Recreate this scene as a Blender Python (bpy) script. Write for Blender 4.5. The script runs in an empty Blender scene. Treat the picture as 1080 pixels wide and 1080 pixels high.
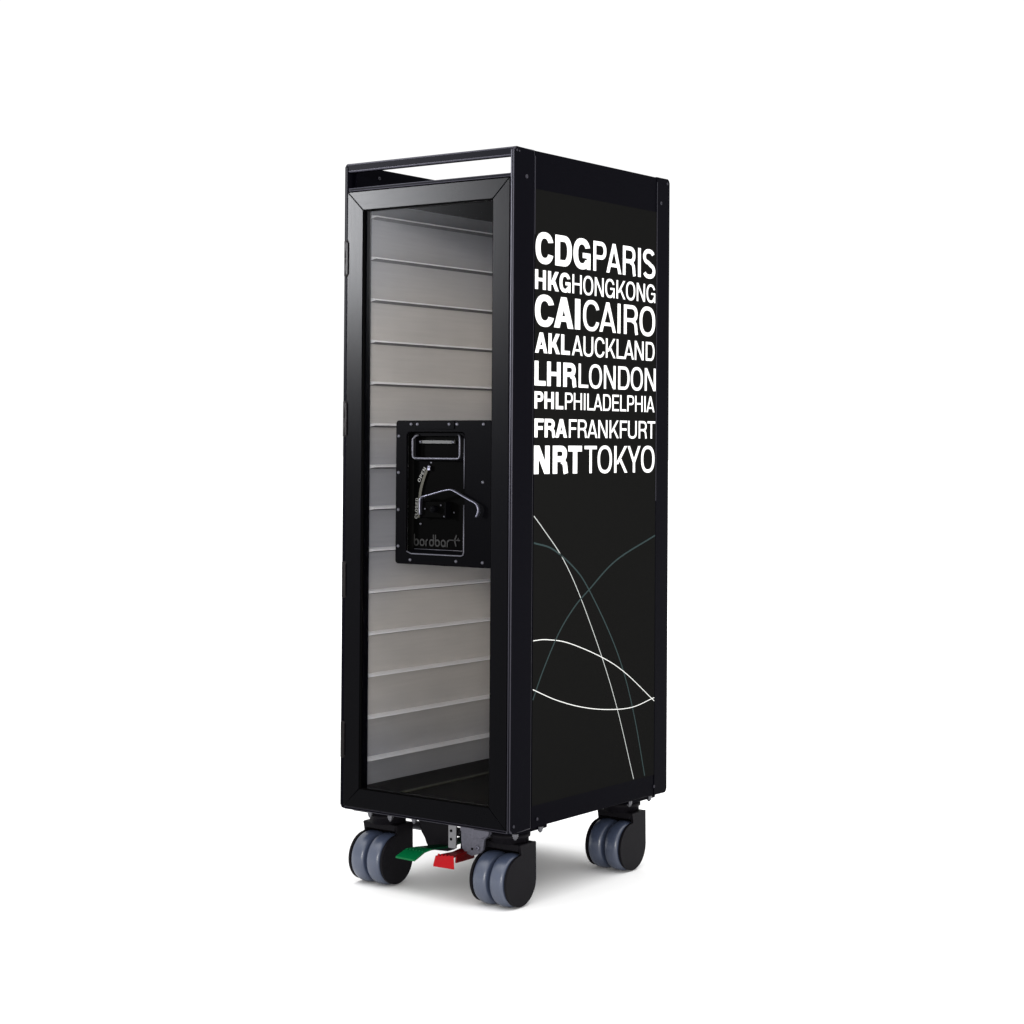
import bpy, bmesh, math, random
from mathutils import Vector, Matrix
PI = math.pi
random.seed(4)
scn = bpy.context.scene
COL = scn.collection

# ------------------------------------------------------------------ materials
def mat(name, col, rough=.5, metal=0., spec=.5, bump=0., bscale=400., stretch=(1, 1, 1), vary=0., rvary=0., coat=0.):
    m = bpy.data.materials.new(name); m.use_nodes = True
    nt = m.node_tree; b = nt.nodes['Principled BSDF']
    b.inputs['Base Color'].default_value = (*col, 1)
    b.inputs['Roughness'].default_value = rough
    b.inputs['Metallic'].default_value = metal
    b.inputs['Specular IOR Level'].default_value = spec
    if coat: b.inputs['Coat Weight'].default_value = coat
    if bump or vary or rvary:
        tc = nt.nodes.new('ShaderNodeTexCoord'); mp = nt.nodes.new('ShaderNodeMapping')
        mp.inputs['Scale'].default_value = stretch
        nt.links.new(tc.outputs['Object'], mp.inputs['Vector'])
        n = nt.nodes.new('ShaderNodeTexNoise'); n.inputs['Scale'].default_value = bscale
        n.inputs['Detail'].default_value = 4
        nt.links.new(mp.outputs[0], n.inputs['Vector'])
        if bump:
            bp = nt.nodes.new('ShaderNodeBump'); bp.inputs['Strength'].default_value = bump
            bp.inputs['Distance'].default_value = .0005
            nt.links.new(n.outputs['Fac'], bp.inputs['Height']); nt.links.new(bp.outputs[0], b.inputs['Normal'])
        if vary:
            n2 = nt.nodes.new('ShaderNodeTexNoise'); n2.inputs['Scale'].default_value = 9; n2.inputs['Detail'].default_value = 6
            nt.links.new(tc.outputs['Object'], n2.inputs['Vector'])
            ad = nt.nodes.new('ShaderNodeMath'); ad.operation = 'ADD'
            nt.links.new(n.outputs['Fac'], ad.inputs[0]); nt.links.new(n2.outputs['Fac'], ad.inputs[1])
            mr = nt.nodes.new('ShaderNodeMapRange'); mr.inputs['From Min'].default_value = .6; mr.inputs['From Max'].default_value = 1.4
            mr.inputs['To Min'].default_value = 1 - vary; mr.inputs['To Max'].default_value = 1 + vary
            nt.links.new(ad.outputs[0], mr.inputs['Value'])
            mx = nt.nodes.new('ShaderNodeVectorMath'); mx.operation = 'SCALE'
            mx.inputs[0].default_value = col
            nt.links.new(mr.outputs[0], mx.inputs['Scale']); nt.links.new(mx.outputs[0], b.inputs['Base Color'])
        if rvary:
            mr = nt.nodes.new('ShaderNodeMapRange')
            mr.inputs['To Min'].default_value = rough - rvary; mr.inputs['To Max'].default_value = rough + rvary
            nt.links.new(n.outputs['Fac'], mr.inputs['Value']); nt.links.new(mr.outputs[0], b.inputs['Roughness'])
    return m

M = {}
M['floor'] = mat('white studio sweep', (.93, .93, .93), .9, spec=0, vary=.01, bscale=30)
M['body'] = mat('black anodised body', (.0016, .0015, .0030), .42, spec=.010, bump=.05, bscale=900, rvary=.06)
M['post'] = mat('black anodised post', (.0015, .0014, .0030), .32, spec=.012, bump=.04, bscale=900, rvary=.06)
M['edge'] = mat('dark screw and edge highlight', (.022, .021, .030), .5, spec=.3, metal=.3)  # lighter than the black body: edge highlights put into the bevel colour
M['frame'] = mat('satin black door frame', (.0010, .0010, .0016), .25, spec=.032, bump=.05, bscale=700, stretch=(1, 1, .03), rvary=.03)
M['frameh'] = mat('satin black door frame across', (.0010, .0010, .0016), .25, spec=.032, bump=.05, bscale=700, stretch=(.03, 1, 1), rvary=.03)
M['seam'] = mat('dark seam', (.002, .002, .002), .8, spec=0)
M['seal'] = mat('dark inner seal', (.022, .022, .036), .4, spec=.2)
M['film'] = mat('matt charcoal film', (.0062, .0062, .0060), .6, spec=.003, bump=.02, bscale=1500)
M['print'] = mat('white print', (.95, .95, .95), .6, spec=.05)
M['printg'] = mat('thin white print', (.42, .44, .43), .6, spec=.05)
M['teal'] = mat('dark teal print', (.026, .041, .042), .6, spec=.01)
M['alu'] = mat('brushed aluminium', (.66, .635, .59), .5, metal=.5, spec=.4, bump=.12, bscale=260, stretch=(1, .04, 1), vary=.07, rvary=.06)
def alu_reflections():  # warm and cool reflection bands painted into the wall colour by height
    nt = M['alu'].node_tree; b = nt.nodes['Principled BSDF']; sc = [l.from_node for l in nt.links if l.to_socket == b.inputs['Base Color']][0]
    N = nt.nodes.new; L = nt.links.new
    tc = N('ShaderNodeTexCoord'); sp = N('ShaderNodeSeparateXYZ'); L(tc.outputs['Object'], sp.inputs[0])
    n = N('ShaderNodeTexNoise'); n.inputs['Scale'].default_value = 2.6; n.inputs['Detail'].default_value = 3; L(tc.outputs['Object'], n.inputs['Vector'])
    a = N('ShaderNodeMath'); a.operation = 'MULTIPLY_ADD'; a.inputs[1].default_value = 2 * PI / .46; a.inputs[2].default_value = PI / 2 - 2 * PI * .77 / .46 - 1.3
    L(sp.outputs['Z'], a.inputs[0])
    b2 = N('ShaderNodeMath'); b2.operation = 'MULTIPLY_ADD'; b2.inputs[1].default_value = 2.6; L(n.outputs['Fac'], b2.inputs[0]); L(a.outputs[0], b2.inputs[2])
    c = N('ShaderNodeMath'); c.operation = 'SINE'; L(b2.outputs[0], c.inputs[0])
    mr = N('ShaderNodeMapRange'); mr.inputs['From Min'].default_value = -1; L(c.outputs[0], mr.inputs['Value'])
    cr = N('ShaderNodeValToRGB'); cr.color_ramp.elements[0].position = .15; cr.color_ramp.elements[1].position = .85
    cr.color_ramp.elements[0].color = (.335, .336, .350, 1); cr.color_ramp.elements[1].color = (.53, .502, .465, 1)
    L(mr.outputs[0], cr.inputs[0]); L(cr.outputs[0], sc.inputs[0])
alu_reflections()
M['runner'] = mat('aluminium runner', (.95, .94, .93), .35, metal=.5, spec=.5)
M['infloor'] = mat('dark cabinet floor', (.0016, .0016, .0012), .3, spec=.008)
M['infloor2'] = mat('grey floor strip', (.028, .028, .020), .4, spec=.05)
M['lock'] = mat('black powder coat', (.0011, .0011, .0015), .34, spec=.008, bump=.06, bscale=1300)
M['lockin'] = mat('black recess', (.0008, .0008, .0008), .4, spec=.004)
M['steel'] = mat('polished steel', (.15, .15, .19), .42, metal=1.)
M['dsteel'] = mat('dull steel', (.068, .068, .080), .52, metal=1.)
M['galv'] = mat('zinc bracket', (.10, .10, .125), .5, metal=.5, spec=.3, bump=.3, bscale=300, vary=.3)
M['pedaltop'] = mat('bright zinc', (.16, .16, .17), .4, metal=.7)  # paler zinc of the brake strap
M['label'] = mat('aged label', (.034, .033, .026), .5, spec=.1, vary=.35)
M['plastic'] = mat('black caster plastic', (.0055, .005, .0065), .48, spec=.05, bump=.2, bscale=900)
M['tyre'] = mat('blue grey rubber tyre', (.040, .052, .088), .34, spec=.8, bump=.12, bscale=500, vary=.14)
M['green'] = mat('green enamel', (.0, .10, .03), .35, spec=.15, vary=.15)
M['red'] = mat('red enamel', (.30, .003, .006), .35, spec=.1, vary=.1)
M['hinge'] = mat('brown grey hinge', (.007, .006, .0065), .4, metal=0, spec=.08)
M['emboss'] = mat('worn emboss', (.010, .010, .010), .5, spec=.1)
M['alu_shade'] = mat('shaded runner underside', (.05, .049, .05), .5, metal=.3)  # shade under the runners put into a darker aluminium
M['green_shade'] = mat('shaded green enamel', (.0, .022, .009), .4, spec=.1, vary=.3)  # darker copy of the green: shade under the trolley painted on the arm
M['red_shade'] = mat('shaded red enamel', (.085, .002, .003), .4, spec=.1, vary=.3)  # same for the red arm, shade painted as a darker enamel
M['smallprint'] = mat('worn small print', (.14, .14, .135), .5, spec=.1, vary=.3)
M['plate'] = mat('dull green grey plate', (.006, .0068, .0056), .4, spec=.3, vary=.3)
M['nut'] = mat('nut steel', (.10, .10, .11), .3, metal=1.)

def glass_mat():
    m = bpy.data.materials.new('clear pane'); m.use_nodes = True; nt = m.node_tree
    nt.nodes.clear()
    o = nt.nodes.new('ShaderNodeOutputMaterial'); mx = nt.nodes.new('ShaderNodeMixShader')
    t = nt.nodes.new('ShaderNodeBsdfTransparent'); t.inputs[0].default_value = (.955, .96, .975, 1)
    g = nt.nodes.new('ShaderNodeBsdfGlossy'); g.inputs['Roughness'].default_value = .22
    f = nt.nodes.new('ShaderNodeFresnel'); f.inputs[0].default_value = 1.38
    mu = nt.nodes.new('ShaderNodeMath'); mu.operation = 'MULTIPLY'; mu.inputs[1].default_value = .010
    nt.links.new(f.outputs[0], mu.inputs[0]); nt.links.new(mu.outputs[0], mx.inputs[0])
    nt.links.new(t.outputs[0], mx.inputs[1]); nt.links.new(g.outputs[0], mx.inputs[2]); nt.links.new(mx.outputs[0], o.inputs[0])
    return m
M['glass'] = glass_mat()

# ------------------------------------------------------------------ mesh helpers (all lengths in metres)
def box(bm, x0, x1, y0, y1, z0, z1, bev=0, seg=2, mi=0, bmi=None):
    vs = [bm.verts.new((x, y, z)) for x in (x0, x1) for y in (y0, y1) for z in (z0, z1)]
    q = [(0, 1, 3, 2), (4, 6, 7, 5), (0, 4, 5, 1), (2, 3, 7, 6), (0, 2, 6, 4), (1, 5, 7, 3)]
    fs = [bm.faces.new([vs[i] for i in f]) for f in q]
    for f in fs: f.material_index = mi
    if bev:
        es = list({e for f in fs for e in f.edges})
        r = bmesh.ops.bevel(bm, geom=es, offset=bev, segments=seg, profile=.5, affect='EDGES')
        for f in r['faces']:
            f.smooth = True
            if bmi is not None: f.material_index = bmi
    return fs

def prism(bm, pts, axis, a, b, mi=0, bev=0, smooth=False, bmi=None):
    """pts 2-D in the two other axes (order x,y,z without axis), extruded along axis from a to b"""
    def mk(p, v):
        c = [p[0], p[1]]; c.insert(axis, v); return bm.verts.new(c)
    A = [mk(p, a) for p in pts]; B = [mk(p, b) for p in pts]
    n = len(pts); fs = [bm.faces.new(A), bm.faces.new(B[::-1])]
    for i in range(n):
        f = bm.faces.new((A[i], B[i], B[(i + 1) % n], A[(i + 1) % n])); f.smooth = smooth; fs.append(f)
    for f in fs: f.material_index = mi
    if bev:
        es = list({e for f in fs[:2] for e in f.edges})
        r = bmesh.ops.bevel(bm, geom=es, offset=bev, segments=2, profile=.5, affect='EDGES')
        for f in r['faces']: f.smooth = True; f.material_index = mi if bmi is None else bmi
    return fs

def lathe(bm, prof, c, axis, n=48, mi=0, smooth=True):
    """prof = [(radius, along)], closed ends when radius 0"""
    rings = []
    def P(r, t, h):
        u, v = r * math.cos(t), r * math.sin(t)
        q = {0: (h, u, v), 1: (u, h, v), 2: (u, v, h)}[axis]
        return (c[0] + q[0], c[1] + q[1], c[2] + q[2])
    for r, h in prof:
        if r < 1e-7: rings.append([bm.verts.new(P(0, 0, h))])
        else: rings.append([bm.verts.new(P(r, 2 * PI * i / n, h)) for i in range(n)])
    for a, b in zip(rings, rings[1:]):
        for i in range(n):
            j = (i + 1) % n
            if len(a) == 1 and len(b) == 1: continue
            if len(a) == 1: f = bm.faces.new((a[0], b[i], b[j]))
            elif len(b) == 1: f = bm.faces.new((a[i], b[0], a[j]))
            else: f = bm.faces.new((a[i], b[i], b[j], a[j]))
            f.smooth = smooth; f.material_index = mi

def tube(bm, pts, r, n=10, mi=0, closed=False, sx=1.0):
    pts = [Vector(p) for p in pts]; N = len(pts); rings = []
    up = Vector((0, 1, 0))
    for i, p in enumerate(pts):
        a = pts[(i - 1) % N] if (i or closed) else p; b = pts[(i + 1) % N] if (i < N - 1 or closed) else p
        t = (b - a).normalized(); s = t.cross(up)
        if s.length < .1: s = t.cross(Vector((1, 0, 0)))
        s.normalize(); w = s.cross(t)
        rings.append([bm.verts.new(p + r * (s * math.cos(2 * PI * k / n) + sx * w * math.sin(2 * PI * k / n))) for k in range(n)])
    for i in range(N if closed else N - 1):
        A, B = rings[i], rings[(i + 1) % N]
        for k in range(n):
            f = bm.faces.new((A[k], A[(k + 1) % n], B[(k + 1) % n], B[k])); f.smooth = True; f.material_index = mi
    if not closed:
        for R in (rings[0], rings[-1]):
            f = bm.faces.new(R); f.material_index = mi

def rrect(x0, x1, y0, y1, r, n=5):
    out = []
    for cx, cy, a in ((x1 - r, y1 - r, 0), (x0 + r, y1 - r, 90), (x0 + r, y0 + r, 180), (x1 - r, y0 + r, 270)):
        for k in range(n + 1):
            t = math.radians(a + 90 * k / n); out.append((cx + r * math.cos(t), cy + r * math.sin(t)))
    return out

def obj(name, bm, mats, parent=None, label=None, normals=True):
    if normals: bmesh.ops.recalc_face_normals(bm, faces=bm.faces)
    me = bpy.data.meshes.new(name); bm.to_mesh(me); bm.free()
    for m in (mats if isinstance(mats, (list, tuple)) else [mats]): me.materials.append(M[m])
    o = bpy.data.objects.new(name, me); COL.objects.link(o); o.parent = parent
    if label: o['label'] = label
    return o
B = bmesh.new

# ------------------------------------------------------------------ stroke lettering (outline shapes of a plain grotesque)
def ell(cx, cy, rx, ry, a, e=2.35):
    c, s = math.cos(a), math.sin(a)
    return (cx + rx * math.copysign(abs(c) ** (2 / e), c), cy + ry * math.copysign(abs(s) ** (2 / e), s))
def arc(cx, cy, rx, ry, t, a0, a1, n=28, level=False):
    """list of quads between an outer and an inner curve; level = terminals cut horizontally"""
    A = []; b0, b1 = a0, a1
    if level:
        yo = ell(cx, cy, rx, ry, math.radians(a0))[1] - cy - t * .16
        lo, hi = 0., 89.
        for _ in range(40):
            m_ = (lo + hi) / 2
            if ell(0, 0, rx - t, ry - t, math.radians(m_))[1] < yo: lo = m_
            else: hi = m_
        b0 = lo; b1 = 360 - lo
    for k in range(n + 1):
        a = math.radians(a0 + (a1 - a0) * k / n); b = math.radians(b0 + (b1 - b0) * k / n)
        A.append((ell(cx, cy, rx, ry, a), ell(cx, cy, rx - t, ry - t, b)))
    return [[p[0], q[0], q[1], p[1]] for p, q in zip(A, A[1:])]
def rc(x0, x1, y0, y1): return [[(x0, y0), (x1, y0), (x1, y1), (x0, y1)]]
def dg(xa, ya, xb, yb, w): return [[(xa, ya), (xa + w, ya), (xb + w, yb), (xb, yb)]]
def stroke(pts, t):
    out = []; L = []
    for i, p in enumerate(pts):
        a = pts[max(i - 1, 0)]; b = pts[min(i + 1, len(pts) - 1)]
        dx, dy = b[0] - a[0], b[1] - a[1]; l = math.hypot(dx, dy); nx, ny = -dy / l * t / 2, dx / l * t / 2
        L.append(((p[0] + nx, p[1] + ny), (p[0] - nx, p[1] - ny)))
    return [[p[0], q[0], q[1], p[1]] for p, q in zip(L, L[1:])]
def glyph(ch, t):
    d = t * 1.08
    if ch == 'I': return t * 1.05, [rc(0, t * 1.05, 0, 1)]
    if ch == 'O': return .76, [arc(.38, .5, .38, .515, t, 0, 360, 56)]
    if ch == 'C': return .71, [arc(.37, .5, .37, .515, t, 21, 339, 48, True)]
    if ch == 'G': return .74, [arc(.37, .5, .37, .515, t, 22, 338, 48, True), rc(.40, .74, .54 - t * .85, .54), rc(.74 - t * .8, .74, 0, .5)]
    if ch == 'D': return .70, [rc(0, t, 0, 1), rc(t, .36, 1 - t, 1), rc(t, .36, 0, t), arc(.36, .5, .34, .5, t, -90, 90, 30)]
    if ch == 'P': return .64, [rc(0, t, 0, 1), rc(t, .36, 1 - t, 1), rc(t, .36, .40, .40 + t), arc(.36, .70, .28, .30, t, -90, 90, 24)]
    if ch == 'R': return .69, [rc(0, t, 0, 1), rc(t, .36, 1 - t, 1), rc(t, .36, .42, .42 + t), arc(.36, .71, .29, .29, t, -90, 90, 24),
                               stroke([(.40, .46), (.50, .42), (.555, .34), (.575, .22), (.585, .1), (.61, 0)], t)]
    if ch == 'H': return .70, [rc(0, t, 0, 1), rc(.70 - t, .70, 0, 1), rc(t, .70 - t, .5 - t * .42, .5 + t * .46)]
    if ch == 'L': return .56, [rc(0, t, 0, 1), rc(t, .56, 0, t)]
    if ch == 'E': return .60, [rc(0, t, 0, 1), rc(t, .60, 0, t), rc(t, .60, 1 - t, 1), rc(t, .56, .52 - t / 2, .52 + t / 2)]
    if ch == 'F': return .57, [rc(0, t, 0, 1), rc(t, .57, 1 - t, 1), rc(t, .52, .50 - t / 2, .50 + t / 2)]
    if ch == 'T': return .64, [rc(.32 - t / 2, .32 + t / 2, 0, 1 - t), rc(0, .64, 1 - t, 1)]
    if ch == 'N': return .70, [rc(0, t, 0, 1), rc(.70 - t, .70, 0, 1), dg(0, 1, .70 - t * 1.15, 0, t * 1.15)]
    if ch == 'A': return .76, [dg(0, 0, .38 - d / 2, 1, d), dg(.76 - d, 0, .38 - d / 2, 1, d), rc(.17, .59, .21, .21 + t * .85)]
    if ch == 'Y': return .72, [rc(.36 - t / 2, .36 + t / 2, 0, .42), dg(0, 1, .36 - d / 2, .38, d), dg(.72 - d, 1, .36 - d / 2, .38, d)]
    if ch == 'K': return .72, [rc(0, t, 0, 1), dg(t * .6, .32, .70 - d * 1.1, 1, d * 1.1), dg(.72 - d * 1.1, 0, .24, .52, d * 1.1)]
    if ch == 'U': return .70, [rc(0, t, .33, 1), rc(.70 - t, .70, .33, 1), arc(.35, .33, .35, .345, t, 180, 360, 28)]
    if ch == 'S':
        w = .66; r = w / 2 - t / 2; P = []
        yt, yb = .745, .255; ry1 = .515 - t / 2 - (.0) - (yt - .5) ; 
        for k in range(19):
            a = math.radians(22 + (262 - 22) * k / 18); P.append(ell(w / 2 - .01, 1.0 + .012 - t / 2 - ry1, r - .02, ry1, a, 2.2))
        for k in range(1, 20):
            a = math.radians(82 - (82 + 158) * k / 19); P.append(ell(w / 2 + .0, -.012 + t / 2 + ry1, r, ry1, a, 2.2))
        return w, [stroke(P, t * 1.06)]
    # lower case of the embossed maker's mark
    if ch in 'bdoa':
        L = [arc(.30, .30, .30, .31, t, 0, 360, 36)]
        if ch == 'b': L.append(rc(0, t, .28, 1))
        if ch == 'd': L.append(rc(.60 - t, .60, .28, 1))
        if ch == 'a': L.append(rc(.60 - t, .60, 0, .34))
        return .60, L
    if ch == 'r': return .34, [rc(0, t, 0, .32), arc(.30, .32, .30, .29, t, 90, 180, 12)]
    return .3, []
SIDE = dict(C=(.5, .35), D=(1, .5), G=(.5, .9), P=(1, .2), A=(-.1, -.1), R=(1, .25), I=(1, 1), S=(.4, .4), H=(1, 1), O=(.5, .5), N=(1, 1), K=(1, .1),
            L=(1, .05), U=(.9, .9), F=(1, .0), T=(.05, .05), Y=(-.05, -.05), E=(1, .35))
def layout(text, t, gap):
    x = 0; out = []; g0 = gap; text = text + ' '
    for ch, nx in zip(text, text[1:]):
        gap = g0 * ((SIDE.get(ch, (.6, .6))[1] + SIDE.get(nx, (.6, .6))[0]) if nx != ' ' else 0)
        w, pieces = glyph(ch, t)
        for pc in pieces: out.append([[(px + x, py) for px, py in q] for q in pc])
        x += w + gap
    return x, out
def put(bm, text, t, gap, x0, x1, z0, z1, conv, base=0., mi=0):
    """conv(u, v, lift) -> 3-D point; every stroke lies on its own thin level so none is coplanar with another"""
    W, pcs = layout(text, t, gap)
    for i, pc in enumerate(pcs):
        lift = base + (i % 5) * .00003
        for q in pc:
            vs = [bm.verts.new(conv(x0 + (x1 - x0) * a / W, z0 + (z1 - z0) * b, lift)) for a, b in q]
            f = bm.faces.new(vs); f.material_index = mi

# ------------------------------------------------------------------ setting
bm = B(); s = 60
vs = [bm.verts.new(p) for p in ((-s, -s, .004), (s, -s, .004), (s, s, .004), (-s, s, .004))]; bm.faces.new(vs)
fl = obj('floor', bm, 'floor'); fl['kind'] = 'structure'

# ------------------------------------------------------------------ the trolley
T = bpy.data.objects.new('galley_trolley', None); COL.objects.link(T); T.location = (0, 0, 0)
T['label'] = 'tall narrow black airline galley trolley with glass door and white airport names on its side'
T['category'] = 'trolley'

W, D, ZB, ZT = .3022, .3965, .1108, 1.0352
YP, YR = .0482, .3612                       # seams beside the posts
# corner posts
def outline(y0, y1, front):
    r = .0055; P = []
    for cz, s_ in ((ZT, -1), (ZB, 1)):
        cy = y0 if front else y1; q = 1 if front else -1
        A = [(cy + q * r * (1 - math.sin(t * PI / 12)), cz + s_ * r * (1 - math.cos(t * PI / 12))) for t in range(7)]
        P += A if s_ < 0 else A[::-1]
    far = y1 if front else y0
    return P + [(far, ZB), (far, ZT)]
for (x0, x1, y0, y1) in ((-.026, 0, 0, YP), (-.026, 0, YR, D), (-W, -W + .026, .0, YP), (-W, -W + .026, YR, D)):
    bm = B()
    front = y0 == 0
    # an L section: outer leaf along the side, short return behind the door line
    if x1 == 0:
        pts = [(x1 - .0055, y0), (x1, y0), (x1, y1), (x1 - .0055, y1)]
        prism(bm, outline(y0, y1, front), 0, -.0058, 0, 0, bev=.0020 if front else .0009, bmi=1 if front else 0)
    else:
        prism(bm, outline(y0, y1, front), 0, -W, -W + .0058, 0, bev=.0018)
    obj('corner_post', bm, ['post', 'edge'] , T)
# side skins
def side(x_out, x_in, nm, lab=None):
    bm = B()
    box(bm, min(x_out, x_in), max(x_out, x_in), YP + .0006, YR - .0006, ZB + .0004, ZT - .0006, .0012, 2)
    return obj(nm, bm, ['body'], T, lab)
SP = side(-.0007, -.0055, 'side_panel', 'black side panel printed with white airport codes and city names')
SL = side(-W + .0007, -W + .0055, 'side_panel')
for o, x in ((SP, -.0001), (SL, -W - .0004)):
    for y in (YP, YR):
        bm = B(); box(bm, x - .0003, x + .0003 + .0002, y - .0005, y + .0005, .92 if y == YP else .55, ZT - .008)
        obj('seam_highlight', bm, 'edge', o)  # thin light strip standing in for the highlight on the upper seam
# printed film on the right side
XF = -.0004
def film_outline():
    bm = B(); box(bm, XF - .0004, XF, YP + .0022, YR - .0002, .1415, .9822)
    return bm
FI = obj('printed_film', film_outline(), 'film', T, 'matt charcoal film with white lettering and thin crossing arcs')
lines = [('CDG', 'PARIS', 50.6, 190.5, 356.8, 881.5, 924.2, .200, .138),
         ('HKG', 'HONGKONG', 49.7, 138.5, 357.2, 845.6, 872.4, .195, .126),
         ('CAI', 'CAIRO', 50.0, 165.5, 357.4, 795.4, 838.4, .202, .130),
         ('AKL', 'AUCKLAND', 50.6, 138.2, 356.0, 758.6, 786.6, .195, .126),
         ('LHR', 'LONDON', 49.8, 155.2, 359.6, 713.8, 747.5, .195, .126),
         ('PHL', 'PHILADELPHIA', 50.1, 122.0, 356.6, 682.2, 705.8, .192, .122),
         ('FRA', 'FRANKFURT', 50.5, 132.0, 359.0, 642.9, 668.6, .192, .122),
         ('NRT', 'TOKYO', 49.7, 171.0, 357.4, 592.8, 631.6, .205, .122)]
cv = lambda u, v, l: (XF + .00025 + l, u, v)
for b, r, l, m, rr, z0, z1, tb, tr in lines:
    bm = B()
    put(bm, b, tb, .070, l / 1e3, (m - .15 * (z1 - z0)) / 1e3, z0 / 1e3, z1 / 1e3, cv)
    put(bm, r, tr, .082, (m + .9) / 1e3, rr / 1e3, z0 / 1e3, z1 / 1e3, cv)
    obj('lettering', bm, 'print', FI, 'white lettering ' + b + r)
def catmull(P, n=10):
    P = [Vector((*p, 0)) for p in P]; P = [2 * P[0] - P[1]] + P + [2 * P[-1] - P[-2]]; out = []
    for i in range(1, len(P) - 2):
        for k in range(n):
            t = k / n; a, b, c, d = P[i - 1:i + 3]
            q = .5 * ((2 * b) + (c - a) * t + (2 * a - 5 * b + 4 * c - d) * t * t + (3 * b - a - 3 * c + d) * t ** 3)
            out.append((q.x, q.y))
    out.append((P[-2].x, P[-2].y)); return out
M['print2'] = mat('soft white print', (.72, .73, .71), .6, spec=.05)
curves = [('printg', 1.4, 0, [(50.6, 535.6), (73.1, 516.9), (119.0, 475.7), (162.4, 420.4), (219.5, 328.7), (261.6, 247.2), (304.9, 143)]),
          ('print2', 1.15, 1, [(50.6, 366.0), (82.3, 365.0), (135.7, 355.9), (219.5, 328.7), (282.0, 300.1), (360.4, 251.5)]),
          ('print2', 1.15, 2, [(50.6, 299.6), (105.8, 279.7), (168.0, 263.3), (232.5, 252.7), (299.6, 248.6), (360.4, 256.5)]),
          ('teal', 2.4, 3, [(50.6, 499.0), (96.0, 488.5), (150.2, 458.8), (186.1, 426.5), (239.6, 361), (277.8, 300), (308.3, 228.1), (335.1, 143.6)]),
          ('teal', 2.4, 4, [(50.6, 285.4), (75.3, 325), (112.5, 373.1), (150, 406), (186.2, 428), (255.1, 466), (360.4, 498.3)])]
for mt, w, k, P in curves:
    bm = B()
    for q in stroke([(a / 1e3, b / 1e3) for a, b in catmull(P)], w / 1e3):
        bm.faces.new([bm.verts.new((XF + .00012 + (.0003 if mt == 'teal' else .0006) * .2 + k * .00002, a, b)) for a, b in q])
    bmesh.ops.remove_doubles(bm, verts=bm.verts, dist=1e-6)
    obj('printed_arc', bm, mt, FI)

# top rails (open top with a tray below), base rails
bm = B(); box(bm, -W + .0028, -.0012, .0004, .012, 1.0218, ZT - .0006, .0022, 3, 0, 1); obj('top_rail', bm, ['body', 'edge'], T)
bm = B(); box(bm, -W + .0060, -.0060, D - .012, D - .0004, 1.0218, ZT - .0006, .0030, 3, 0); obj('top_rail', bm, ['post'], T)
bm = B(); box(bm, -W + .0060, -.0060, .0006, D - .002, .9942, .9990, .0010, 2, 0, 1); obj('top_tray', bm, ['body', 'edge'], T)
bm = B(); box(bm, -W + .0060, -.0060, .0008, D - .001, ZB, .1152, .0012, 2, 0, 1); obj('base_plate', bm, ['body', 'edge'], T)
# inside skins of the raised sides above the tray
bm = B(); box(bm, -W + .0060, -W + .0105, .013, D - .013, .9992, ZT - .002, .0006, 1); obj('upper_liner', bm, 'body', T)
bm = B(); box(bm, -.0105, -.0060, .013, D - .013, .9992, ZT - .002, .0006, 1); obj('upper_liner', bm, 'body', T)

def screw(x, y, z, ax, r, parent, sgn=1, m='dsteel', nm='screw', hh=.0011):
    bm = B()
    lathe(bm, [(0, 0), (r, 0), (r, sgn * hh * .45), (r * .72, sgn * hh), (r * .42, sgn * hh), (r * .38, sgn * hh * .3), (0, sgn * hh * .3)], (x, y, z), ax, 16)
    return obj(nm, bm, m, parent)
for (y, z, r) in ((.0285, .9967, .0029), (.0058, 1.0296, .0017), (.0112, 1.0290, .0014), (.3895, 1.0280, .0020), (.372, .9967, .0026),
                  (.0080, .1205, .0022), (.062, .1225, .0022), (.3605, .1240, .0022)):
    screw(0.0, y, z, 0, r, T, 1, 'edge')
screw(-W + .0105, .063, 1.0200, 0, .0028, T, 1, 'edge')
screw(-W + .0105, .300, 1.0150, 0, .0028, T, 1, 'edge')

# ------------------------------------------------------------------ door
X0, X1, Z0, Z1 = -.2958, -.0064, .1158, .9928       # outer
x0, x1, z0, z1 = -.2668, -.0348, .1428, .9655       # glass opening
g = .00018
def bar(bm, quad, mi):
    # a mitred bar with a thin outer lip lower than its face
    prism(bm, quad, 1, -.0012, .018, mi, bev=.0007)
bm = B()
def inset(q, g):
    cx = sum(p[0] for p in q) / 4; cz = sum(p[1] for p in q) / 4
    return [(p[0] + math.copysign(g, cx - p[0]) * (1 if True else 0), p[1] + math.copysign(g, cz - p[1])) for p in q]
bar(bm, [(X0, Z0), (x0, z0), (x0, z1), (X0, Z1)], 0)
bar(bm, [(X1, Z0), (X1, Z1), (x1, z1), (x1, z0)], 0)
bar(bm, [(X0 + .0008, Z1), (x0 + .0008, z1 + .0003), (x1 - .0008, z1 + .0003), (X1 - .0008, Z1)], 1)
bar(bm, [(X0 + .0008, Z0), (X1 - .0008, Z0), (x1 - .0008, z0 - .0003), (x0 + .0008, z0 - .0003)], 1)
DR = obj('door', bm, ['frame', 'frameh'], T, 'mitred satin black door frame around a clear pane')
bm = B()   # the pane is cut out round the latch plate
def rect4(a, b, c, d): return [(b, d), (a, d), (a, c), (b, c)]
GR = (rect4(x0 - .003, x1 + .003, z0 - .003, z1 + .003), rect4(-.1990, -.0372, .4690, .6620))

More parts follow.
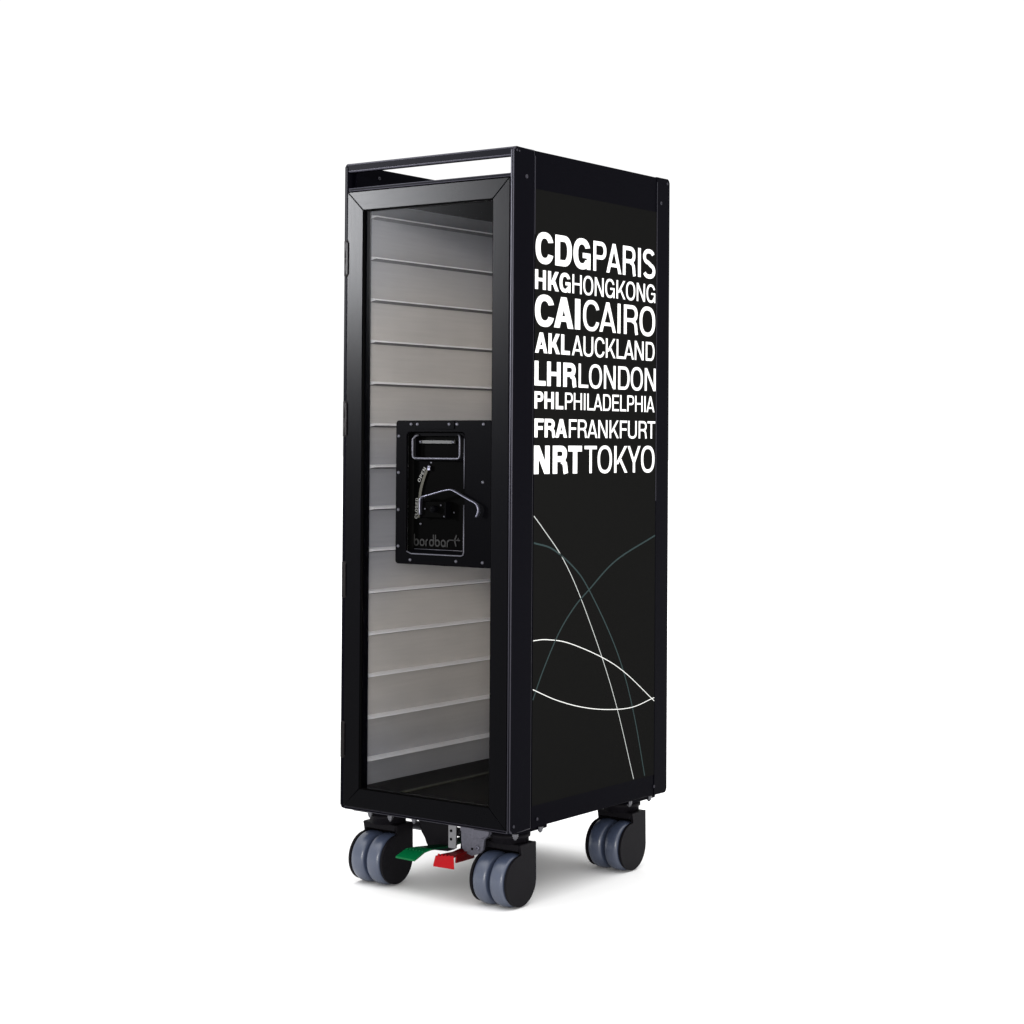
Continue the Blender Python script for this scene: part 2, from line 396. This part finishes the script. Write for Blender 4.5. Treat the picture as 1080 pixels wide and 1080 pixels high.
# rubber seal lining the opening
bm = B()
for a in ((x0 - .0005, x0 + .0016, z0, z1), (x1 - .0016, x1 + .0005, z0, z1), (x0 + .0016, x1 - .0016, z1 - .0012, z1 + .0006), (x0 + .0016, x1 - .0016, z0 - .0006, z0 + .0012)):
    box(bm, a[0], a[1], .0005, .0034, a[2], a[3], .0004, 1)
obj('seal', bm, 'seam', DR)
for zc in (.898, .668, .438, .210):
    bm = B(); lathe(bm, [(0, -.026), (.0040, -.026), (.0046, -.0245), (.0046, -.0005), (.0042, 0), (.0046, .0005), (.0046, .0245), (.0040, .026), (0, .026)], (-W + .0046, .0010, zc), 2, 20)
    prism(bm, [(-W + .0030, zc - .0255), (-W + .0085, zc - .0225), (-W + .0085, zc + .0225), (-W + .0030, zc + .0255)], 1, -.0032, .0015, 0, bev=.0004)
    obj('hinge', bm, 'hinge', DR)

# ------------------------------------------------------------------ cabinet inside
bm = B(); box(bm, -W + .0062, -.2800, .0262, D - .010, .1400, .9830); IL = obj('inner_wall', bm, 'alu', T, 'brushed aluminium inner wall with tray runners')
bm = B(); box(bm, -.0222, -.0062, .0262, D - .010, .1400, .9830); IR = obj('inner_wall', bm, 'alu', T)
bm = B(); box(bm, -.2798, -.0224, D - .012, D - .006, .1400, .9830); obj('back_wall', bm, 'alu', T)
bm = B(); box(bm, -W + .0062, -.0062, D - .0055, D - .0010, .1154, .9938, .0008, 1); obj('back_panel', bm, 'body', T)
bm = B(); box(bm, -.2798, -.0224, .0262, D - .0122, .9812, .9862); obj('cabinet_ceiling', bm, 'seam', T)
bm = B(); box(bm, -.2798, -.0224, .0190, D - .0122, .1370, .1424); fo = obj('cabinet_floor', bm, 'infloor', T)
bm = B(); prism(bm, [(-.2065, .1426), (-.2055, .1436), (-.1965, .1436), (-.1955, .1426)], 1, .0195, D - .013, 0); obj('floor_strip', bm, 'infloor2', fo)  # pale raised strip along the cabinet floor
# jamb behind the door frame
bm = B(); box(bm, -W + .0062, -.2792, .0192, .0258, .1156, .9930); box(bm, -.0228, -.0062, .0192, .0258, .1156, .9930)
box(bm, -.2790, -.0230, .0192, .0258, .9740, .9930)
obj('door_jamb', bm, 'seal', T)
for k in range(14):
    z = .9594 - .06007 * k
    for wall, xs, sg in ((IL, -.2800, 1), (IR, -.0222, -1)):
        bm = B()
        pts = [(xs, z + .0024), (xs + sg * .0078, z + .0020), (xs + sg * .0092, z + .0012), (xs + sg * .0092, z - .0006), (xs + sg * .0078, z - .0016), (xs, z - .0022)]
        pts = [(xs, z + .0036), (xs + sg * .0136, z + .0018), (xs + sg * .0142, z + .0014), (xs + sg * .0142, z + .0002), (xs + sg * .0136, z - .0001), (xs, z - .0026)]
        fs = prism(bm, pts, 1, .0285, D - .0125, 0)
        for k2 in (4,): fs[2 + k2].material_index = 1  # underside face gets the painted shade colour
        o = obj('runner', bm, ['runner', 'alu_shade'], wall)

# ------------------------------------------------------------------ lock panel
bm = B()
PX0, PX1, PZ0, PZ1 = -.2028, -.0352, .4652, .6656
RX0, RX1, RZ0, RZ1 = -.1835, -.0805, .4800, .6495
# face plate as a ring around the recess, then recess walls and its floor
def ring(bm, outer, inner, y0, y1, mi=0, mi2=0):
    n = len(outer)
    Of = [bm.verts.new((a, y0, b)) for a, b in outer]; If = [bm.verts.new((a, y0, b)) for a, b in inner]
    Ob = [bm.verts.new((a, y1, b)) for a, b in outer]; Ib = [bm.verts.new((a, y1, b)) for a, b in inner]
    for i in range(n):
        j = (i + 1) % n
        for q, m in (((Of[i], Of[j], If[j], If[i]), mi), ((Ob[i], Ib[i], Ib[j], Ob[j]), mi), ((Of[i], Ob[i], Ob[j], Of[j]), mi), ((If[i], If[j], Ib[j], Ib[i]), mi2)):
            f = bm.faces.new(q); f.material_index = m
outer = rrect(PX0, PX1, PZ0, PZ1, .0045, 5); inner = rrect(RX0, RX1, RZ0, RZ1, .006, 5)
ring(bm, outer, inner, -.0006, .0030)
for f in bm.faces: f.normal_update()
es = [e for e in bm.edges if abs(e.verts[0].co.y + .0006) < 1e-6 and abs(e.verts[1].co.y + .0006) < 1e-6 and len(e.link_faces) == 2 and any(abs(f.normal.y) < .5 for f in e.link_faces)]
r = bmesh.ops.bevel(bm, geom=es, offset=.0007, segments=2, profile=.5, affect='EDGES')
for f in r['faces']: f.smooth = True
PB = bm; bm = B(); ring(bm, GR[0], GR[1], .0036, .0066); obj('glass_pane', bm, 'glass', DR); bm = PB
LP = obj('lock_panel', bm, 'lock', T, 'square black latch plate with riveted rim, recessed tray and bent lever')
# recess pan (open towards the front, narrowing towards its floor)
bm = B(); DEP = .0120
inn2 = rrect(RX0 + .0035, RX1 - .0035, RZ0 + .0040, RZ1 - .0035, .004, 5)
A = [bm.verts.new((a, .0031, b)) for a, b in inner]; C2 = [bm.verts.new((a, DEP, b)) for a, b in inn2]
for i in range(len(A)):
    j = (i + 1) % len(A); f = bm.faces.new((A[i], A[j], C2[j], C2[i])); f.material_index = 0; f.smooth = True
bm.faces.new(C2)
obj('recess_pan', bm, 'lockin', LP, normals=True)
# steel tubes added as the highlight along the recess rim: right side and foot
bm = B()
rim = [(RX1 - .0006, -.0012, z) for z in (.6400, .6000, .5700)] 
tube(bm, [(RX1 - .0004, -.0010, .6405), (RX1 - .0004, -.0010, .5720)], .0008, 8)
tube(bm, [(RX1 - .0004, -.0010, .5500), (RX1 - .0004, -.0010, .4850), (RX1 - .0014, -.0010, .4815), (RX1 - .0045, -.0010, .4800), (RX0 + .010, -.0010, .4800), (RX0 + .002, -.0010, .4830)], .0010, 8)
obj('rim_highlight', bm, 'dsteel', LP)
bm = B()   # sloping sill at the foot of the recess
prism(bm, [(-.0008, .4805), (.0125, .4852), (.0125, .4868), (-.0008, .4822)], 0, RX0 + .0025, RX1 - .004, 0, bev=.0003)
tube(bm, [(RX0 + .0080, .0085, .4862), (RX1 - .0070, .0085, .4862)], .0006, 8, 1)  # thin tube added as the reflected bright line at the back
obj('recess_sill', bm, ['lock', 'dsteel'], LP)
# hinge strip along the head of the plate
bm = B(); prism(bm, rrect(-.1690, -.0985, .6535, .6650, .001, 3), 1, -.0018, -.0007, 0, bev=.0003); obj('hinge_strip', bm, 'lock', LP)
for x, z in ((-.1752, .6602), (-.1629, .6602), (-.1069, .6601), (-.0939, .6601), (-.0484, .6601), (-.1974, .6436), (-.1974, .5926), (-.1975, .5406),
             (-.1973, .4897), (-.1754, .4713), (-.0942, .4723), (-.0487, .4723), (-.0489, .5814)):
    bm = B(); lathe(bm, [(.0024, 0), (.0022, -.0009), (.0015, -.0016), (.0007, -.0019), (0, -.0019)], (x, -.0007 if z < .65 or not -.169 < x < -.0985 else -.0018, z), 1, 14)
    obj('rivet', bm, 'dsteel', LP)
for x, z in ((-.1672, .5212), (-.1488, .6070)):
    bm = B(); lathe(bm, [(.0018, 0), (.0016, -.0008), (0, -.0012)], (x, DEP - .0004, z), 1, 12); obj('rivet', bm, 'dsteel', LP)
# carrying handle: a cup with a bent wire loop and a small plate
bm = B()
ring(bm, rrect(-.1765, -.0860, .6100, .6480, .005, 5), rrect(-.1725, -.0895, .6145, .6440, .004, 5), .0062, DEP - .0002, 0, 0)
CUP = obj('handle_cup', bm, 'lock', LP)
yh = .0015
loop = [(-.1665, yh + .004, .6455), (-.1705, yh + .002, .6440), (-.1740, yh, .6395), (-.1740, yh, .6170), (-.1728, yh, .6142), (-.1700, yh, .6128), (-.0950, yh, .6128), (-.0920, yh, .6140), (-.0906, yh, .6170), (-.0906, yh, .6395), (-.0925, yh + .002, .6440), (-.0960, yh + .004, .6455)]
bm = B(); tube(bm, loop, .0015, 10); obj('handle', bm, 'dsteel', LP)
bm = B(); box(bm, -.1680, -.1040, .0075, .0100, .6332, .6382, .0005, 2)
lathe(bm, [(0, 0), (.0022, 0), (.0022, -.001), (0, -.0013)], (-.1648, .0075, .6357), 1, 12, 1)
lathe(bm, [(0, 0), (.0022, 0), (.0022, -.001), (0, -.0013)], (-.1072, .0075, .6357), 1, 12, 1)
obj('handle_plate', bm, ['plate', 'dsteel'], LP)
# arc shaped latch guide with OPEN / CLOSED
yb = .0100
gc = [(-.1505, .6030), (-.1565, .5930), (-.1622, .5800), (-.1662, .5660), (-.1680, .5500), (-.1690, .5300)]
cc = catmull(gc, 8)
bm = B()
L2 = []
for i, p in enumerate(cc):
    a = cc[max(i - 1, 0)]; b = cc[min(i + 1, len(cc) - 1)]; dx, dy = b[0] - a[0], b[1] - a[1]; l = math.hypot(dx, dy)
    w = .0012 + .0010 * math.sin(PI * min(1, i / len(cc) * 1.1)); L2.append(((p[0] - dy / l * w, p[1] + dx / l * w), (p[0] + dy / l * w, p[1] - dx / l * w)))
for p, q in zip(L2, L2[1:]):
    bm.faces.new([bm.verts.new((u, yb, v)) for u, v in (p[0], q[0], q[1], p[1])])
bmesh.ops.remove_doubles(bm, verts=bm.verts, dist=1e-6)
bmesh.ops.solidify(bm, geom=list(bm.faces), thickness=.0008)
GU = obj('latch_guide', bm, 'label', LP)
bm = B(); lathe(bm, [(0, -.003), (.0022, -.003), (.0022, 0), (0, 0)], (-.1500, yb, .6010), 1, 14); box(bm, -.1525, -.1480, yb - .0028, yb - .0012, .5960, .6005, .0006, 2); obj('guide_pin', bm, 'steel', LP)
def along(P0, P1, up):
    a = Vector(P0); d = (Vector(P1) - a); L = d.length; d.normalize(); n = Vector((-d.y, d.x))
    return lambda u, v, l: (a.x + d.x * u + n.x * v, yb - .0010 - l, a.y + d.y * u + n.y * v)
bm = B(); put(bm, 'OPEN', .15, .16, 0, .0225, 0, .0048, along((-.1672, .5790), (-.1560, .5985), 1)); obj('lettering', bm, 'smallprint', LP, 'small white OPEN lettering')
bm = B(); put(bm, 'CLOSED', .15, .16, 0, .0285, 0, .0046, along((-.1712, .5285), (-.1696, .5560), 1)); obj('lettering', bm, 'smallprint', LP, 'small white CLOSED lettering')
# bent latch lever and its bearing block
lv = catmull([(-.1586, .5345), (-.1588, .5480), (-.1583, .5548), (-.1560, .5580), (-.1400, .5618), (-.1180, .5672), (-.1040, .5702), (-.0960, .5702), (-.0880, .5672), (-.0720, .5600),
              (-.0585, .5545), (-.0530, .5512), (-.0503, .5460), (-.0505, .5405), (-.0535, .5345)], 4)
bm = B(); tube(bm, [(a, -.0075 if a > -.150 else .001, b) for a, b in lv], .00115, 10, sx=3.2)
obj('lever', bm, 'steel', LP)
bm = B(); box(bm, -.1590, -.1180, .0035, .0118, .5310, .5530, .0008, 2); box(bm, -.1150, -.1125, -.0010, .0118, .5305, .5535, .0005, 1, 1)
box(bm, -.1600, -.1586, .0010, .0118, .5305, .5535, .0004, 1, 1)
BL = obj('bearing_block', bm, ['lockin', 'lock'], LP)
bm = B(); lathe(bm, [(0, -.0060), (.0042, -.0060), (.0048, -.0050), (.0048, .010), (0, .010)], (-.1330, .0, .5430), 1, 18); obj('pivot_boss', bm, 'lock', LP)
for x, z in ((-.1514, .5428), (-.1380, .5425), (-.1080, .5385), (-.1234, .5483), (-.1175, .5330)):
    bm = B(); lathe(bm, [(0, -.0012), (.0011, -.0009), (.0014, 0), (0, 0)], (x, .0020 if x < -.113 else DEP - .0004, z), 1, 10); obj('rivet', bm, 'dsteel', LP)
# embossed maker's mark
bm = B(); cm = lambda u, v, l: (u, DEP - .0012 - l, v)
put(bm, 'bordbar', .135, .09, -.1785, -.1150, .4905, .5070, cm)
for q in ([(-0.1163, .4998), (-0.0988, .4998), (-0.0988, .5010), (-0.1163, .5010)], [(-0.1073, .5005), (-0.1033, .5080), (-0.1018, .5075), (-0.1043, .5005)], [(-0.1073, .5003), (-0.1043, .5003), (-0.1028, .4920), (-0.1043, .4915)],
          [(-0.1013, .5008), (-0.0996, .5040), (-0.0986, .5040), (-0.0996, .5008)], [(-0.0988, .4992), (-0.0956, .5004), (-0.0988, .5016)]):
    bm.faces.new([bm.verts.new(cm(a, b, .0002)) for a, b in q])
obj('lettering', bm, 'emboss', LP, 'embossed maker lettering bordbar with a small aeroplane')

# ------------------------------------------------------------------ casters
def caster(cx, cy):
    """cx, cy: ground contact; twin wheels roll along y, hood trails behind them"""
    R = .0362; CR = .0345; h = .0312
    # hood: two cheeks, a top and a curved back
    def cheek():
        P = []
        cy0, cz0 = .0018, .0402
        for k in range(0, 41):
            a = math.radians(88 + (360 - 88) * k / 40); P.append((cy + cy0 + CR * math.cos(a), cz0 + CR * math.sin(a)))
        P += [(cy + .0362, .0880), (cy + .0352, .0892), (cy - .0010 + .001, .0892), (cy - .0016, .0880)]
        return P
    bm = B()
    for s_ in (-1, 1):
        a, b = (cx + h - .0038, cx + h) if s_ > 0 else (cx - h, cx - h + .0038)
        prism(bm, cheek(), 0, a, b, 0, bev=.0009, smooth=False)
    box(bm, cx - h + .0036, cx + h - .0036, cy - .0012, cy + .0358, .0800, .0889, .0006, 1)
    n = 10; prev = None
    for k in range(n + 1):
        z = .020 + (.0800 - .020) * k / n
        yy = cy + .0362 - (0.0 if z > .0402 else (CR - math.sqrt(max(0, CR * CR - (z - .0402) ** 2))))
        cur = [bm.verts.new((x, y_, z)) for x, y_ in ((cx - h + .004, yy - .004), (cx + h - .004, yy - .004), (cx + h - .004, yy - .0008), (cx - h + .004, yy - .0008))]
        if prev:
            for i in range(4): bm.faces.new((prev[i], prev[(i + 1) % 4], cur[(i + 1) % 4], cur[i]))
        prev = cur
    H = obj('caster', bm, 'plastic', T)
    # swivel head and mounting plate
    bm = B(); sy = cy + .017
    lathe(bm, [(0, .0885), (.0262, .0885), (.0262, .0960), (.0285, .0968), (.0285, .1010), (.0255, .1020), (.0255, .1046), (0, .1046)], (cx, sy, 0), 2, 48)
    obj('swivel_head', bm, 'plastic', H)
    bm = B(); box(bm, cx - .038, cx + .034, sy - .034, sy + .041, .1048, .1104, .0010, 1); obj('mounting_plate', bm, 'body', H)
    for s_ in (-1, 1):
        c = cx + s_ * .0143; w = .0118
        prof = [(.010, -w), (.0290, -w), (.0315, -w * .97), (.0340, -w * .86), (.0355, -w * .62), (.0362, -w * .25), (.0362, w * .25), (.0355, w * .62), (.0340, w * .86), (.0315, w * .97), (.0290, w), (.010, w)]
        bm = B(); lathe(bm, prof, (c, cy, .0402), 0, 72); obj('tyre', bm, 'tyre', H)
        bm = B(); lathe(bm, [(.004, -w * .8), (.0285, -w * .9), (.0285, w * .9), (.004, w * .8)], (c, cy, .0402), 0, 40); obj('wheel_hub', bm, 'plastic', H)
    bm = B(); lathe(bm, [(0, -.0275), (.0030, -.0275), (.0030, .0275), (0, .0275)], (cx, cy, .0402), 0, 16); obj('axle', bm, 'dsteel', H)
    return H
for cx, cy in ((-.0412, .0385), (-.2598, .0385), (-.0412, .3185), (-.2598, .3185)):
    caster(cx, cy)
# bolts with domed nuts hanging from the base
def acorn(x, y, z=.1048):
    bm = B()
    lathe(bm, [(0, .003), (.0042, .003), (.0042, 0), (.0042, -.0006), (.0033, -.0010), (.0033, -.0030), (.0026, -.0034), (.0020, -.0038), (.0018, -.0050), (0, -.0052)], (x, y, z), 2, 12, smooth=False)
    return obj('cap_nut', bm, 'nut', T)
for x, y in ((-.2560, .0125), (-.2170, .0105), (-.1800, .0180), (-.0030, .0160), (-.0060, .0780), (-.0093, .3073), (-.0084, .3604), (-.2960, .3604), (-.2560, .3100), (-.1800, .0780)):
    acorn(x, y, .1062)

# ------------------------------------------------------------------ brake gear between the front casters
bm = B()
prism(bm, [(-.2070, .1106), (-.2062, .0960), (-.2045, .0870), (-.2005, .0800), (-.1950, .0730), (-.1905, .0660), (-.1878, .0595), (-.1840, .0570), (-.1540, .0585), (-.1500, .0640), (-.1500, .1106)], 1, .060, .078, 0, bev=.0012)
obj('brake_bracket', bm, 'plastic', T, 'dark curved brake bracket')
bm = B(); prism(bm, rrect(-.1275, -.1140, .0725, .1100, .0015, 3), 1, .0285, .0310, 0, bev=.0004)
BS = obj('brake_strap', bm, 'pedaltop', T)
for z in (.0965, .0850):
    bm = B(); lathe(bm, [(0, -.0004), (.0020, -.0004), (.0020, 0), (0, 0)], (-.1225, .0284, z), 1, 14); obj('hole', bm, 'seam', BS)
bm = B()
prism(bm, [(-.1030, .1104), (-.1050, .0960), (-.1040, .0850), (-.1030, .0755), (-.0960, .0690), (-.0860, .0668), (-.0700, .0720), (-.0655, .0780), (-.0650, .0925), (-.0530, .1000), (-.0530, .1104)], 1, .0280, .0318, 0, bev=.0008)
prism(bm, [(-.1030, .1102), (-.1030, .1000), (-.0700, .0925), (-.0540, .0990), (-.0540, .1102)], 1, .0235, .0279, 0, bev=.0006)
BB = obj('brake_bracket', bm, 'galv', T, 'grey zinc brake bracket with a nut')
bm = B(); lathe(bm, [(.0014, -.0016), (.0028, -.0016), (.0032, -.0010), (.0032, 0), (.0014, 0)], (-.0755, .0278, .0790), 1, 18); obj('nut', bm, 'steel', BB)
bm = B(); lathe(bm, [(0, -.0003), (.0018, -.0003), (.0018, 0), (0, 0)], (-.0850, .0278, .0765), 1, 14); obj('hole', bm, 'seam', BB)
bm = B(); box(bm, -.1120, -.1060, .036, .060, .070, .1104, .0006, 1); obj('brake_link', bm, 'body', T)
bm = B(); lathe(bm, [(0, 0), (.0062, 0), (.0062, .17), (0, .17)], (-.235, .085, .082), 0, 20); obj('brake_shaft', bm, 'dsteel', T)
def sheet(bm, rows, th, mi=0):
    """rows: list of (left, right) 3-D points along a bent strip"""
    prev = None; rr_ = []
    for l, r_ in rows:
        l, r_ = Vector(l), Vector(r_); dn = Vector((0, 0, -th))
        rr_.append([bm.verts.new(v) for v in (l, r_, r_ + dn, l + dn)])
    for k, (a, b) in enumerate(zip(rr_, rr_[1:])):
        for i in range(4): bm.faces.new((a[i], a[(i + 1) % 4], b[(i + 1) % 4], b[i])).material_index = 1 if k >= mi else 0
    bm.faces.new(rr_[0][::-1]); bm.faces.new(rr_[-1])
bm = B()
sheet(bm, [((-.1985, 0, .0562), (-.1643, 0, .0557)), ((-.1985, .0225, .0632), (-.1640, .0225, .0640)), ((-.1900, .0330, .0650), (-.1610, .0330, .0660)),
           ((-.1700, .0600, .0665), (-.1480, .0600, .0672)), ((-.1560, .0950, .0740), (-.1380, .0950, .0740))], .0024, 2)
gp = obj('brake_pedal', bm, ['green', 'green_shade'], T, 'green brake pedal')
bm = B()
for k in range(6):
    box(bm, -.1945 + k * .0055, -.1925 + k * .0055, .0190, .0215, .0628, .0648, .0004, 1)
obj('pedal_grip', bm, 'green', gp)
bm = B()
sheet(bm, [((-.1245, -.0080, .0562), (-.0880, -.0080, .0567)), ((-.1265, -.0010, .0665), (-.0945, -.0010, .0700)), ((-.1220, .0060, .0685), (-.0960, .0060, .0705)),
           ((-.1170, .0250, .0690), (-.0940, .0250, .0715)), ((-.1130, .0520, .0740), (-.0960, .0520, .0760))], .0026, 1)
box(bm, -.0985, -.0960, .0070, .0480, .0590, .0700, .0005, 1, 1)
rp = obj('brake_pedal', bm, ['red', 'red_shade'], T, 'red brake pedal')
bm = B()
for k in range(5):
    box(bm, -.1225 + k * .006, -.1200 + k * .006, -.0012, .0010, .0668, .0700, .0004, 1)
obj('pedal_grip', bm, 'red', rp)

# ------------------------------------------------------------------ lights
w = bpy.data.worlds.new('World'); scn.world = w; w.use_nodes = True
w.node_tree.nodes['Background'].inputs[0].default_value = (1, 1, 1, 1)
wt = w.node_tree; tcw = wt.nodes.new('ShaderNodeTexCoord'); sx = wt.nodes.new('ShaderNodeSeparateXYZ')
wr = wt.nodes.new('ShaderNodeMapRange'); wr.interpolation_type = 'SMOOTHSTEP'      # world made brighter overhead to whiten the floor and tighten the shadow
wr.inputs['From Min'].default_value = .55; wr.inputs['From Max'].default_value = .9
wr.inputs['To Min'].default_value = 1.06; wr.inputs['To Max'].default_value = 2.6
wt.links.new(tcw.outputs['Generated'], sx.inputs[0]); wt.links.new(sx.outputs['Z'], wr.inputs['Value'])
wt.links.new(wr.outputs[0], wt.nodes['Background'].inputs[1])
def area(name, loc, target, sx, sy, power, col=(1, 1, 1)):
    l = bpy.data.lights.new(name, 'AREA'); l.shape = 'RECTANGLE'; l.size = sx; l.size_y = sy; l.energy = power; l.color = col
    o = bpy.data.objects.new(name, l); COL.objects.link(o); o.location = loc
    o.rotation_euler = (Vector(target) - Vector(loc)).to_track_quat('-Z', 'Y').to_euler()
    return o
area('softbox', (-2.32, -2.05, 1.36), (-.2, 0, 1.06), .5, .6, 6.2, (.96, .97, 1)).data.spread = math.radians(25)
area('cabinet_fill', (1.9, -2.8, 1.0), (-.28, .2, .60), .8, 1.0, 2.6, (1, .96, .90)).data.spread = math.radians(20)  # unseen lamp added to brighten the inside of the cabinet

# ------------------------------------------------------------------ camera
yaw, pit, rol, f, cx, cy, X, Y, Z = -6.2760000e-01, 1.4800000e-02, 6.4000000e-03, 1.9903729e+03, 5.5754940e+02, 4.3807910e+02, 1.5037, -2.0363, .6347
fw = Vector((math.sin(yaw) * math.cos(pit), math.cos(yaw) * math.cos(pit), math.sin(pit)))
r = Vector((math.cos(yaw), -math.sin(yaw), 0)); u = r.cross(fw)
r2 = r * math.cos(rol) + u * math.sin(rol); u2 = -r * math.sin(rol) + u * math.cos(rol)
cam = bpy.data.cameras.new('camera'); co = bpy.data.objects.new('camera', cam); COL.objects.link(co)
m = Matrix((r2, u2, -fw)).transposed().to_4x4(); m.translation = (X, Y, Z); co.matrix_world = m
cam.sensor_width = 36; cam.lens = f / 1080 * 36
cam.shift_x = (540 - cx) / 1080; cam.shift_y = (cy - 540) / 1080
cam.clip_start = .05; cam.clip_end = 500
scn.camera = co
scn.view_settings.view_transform = 'Standard'; scn.view_settings.look = 'None'; scn.view_settings.exposure = 0
scn.render.resolution_x = scn.render.resolution_y = 1024
scn.cycles.max_bounces = 12; scn.cycles.transparent_max_bounces = 12
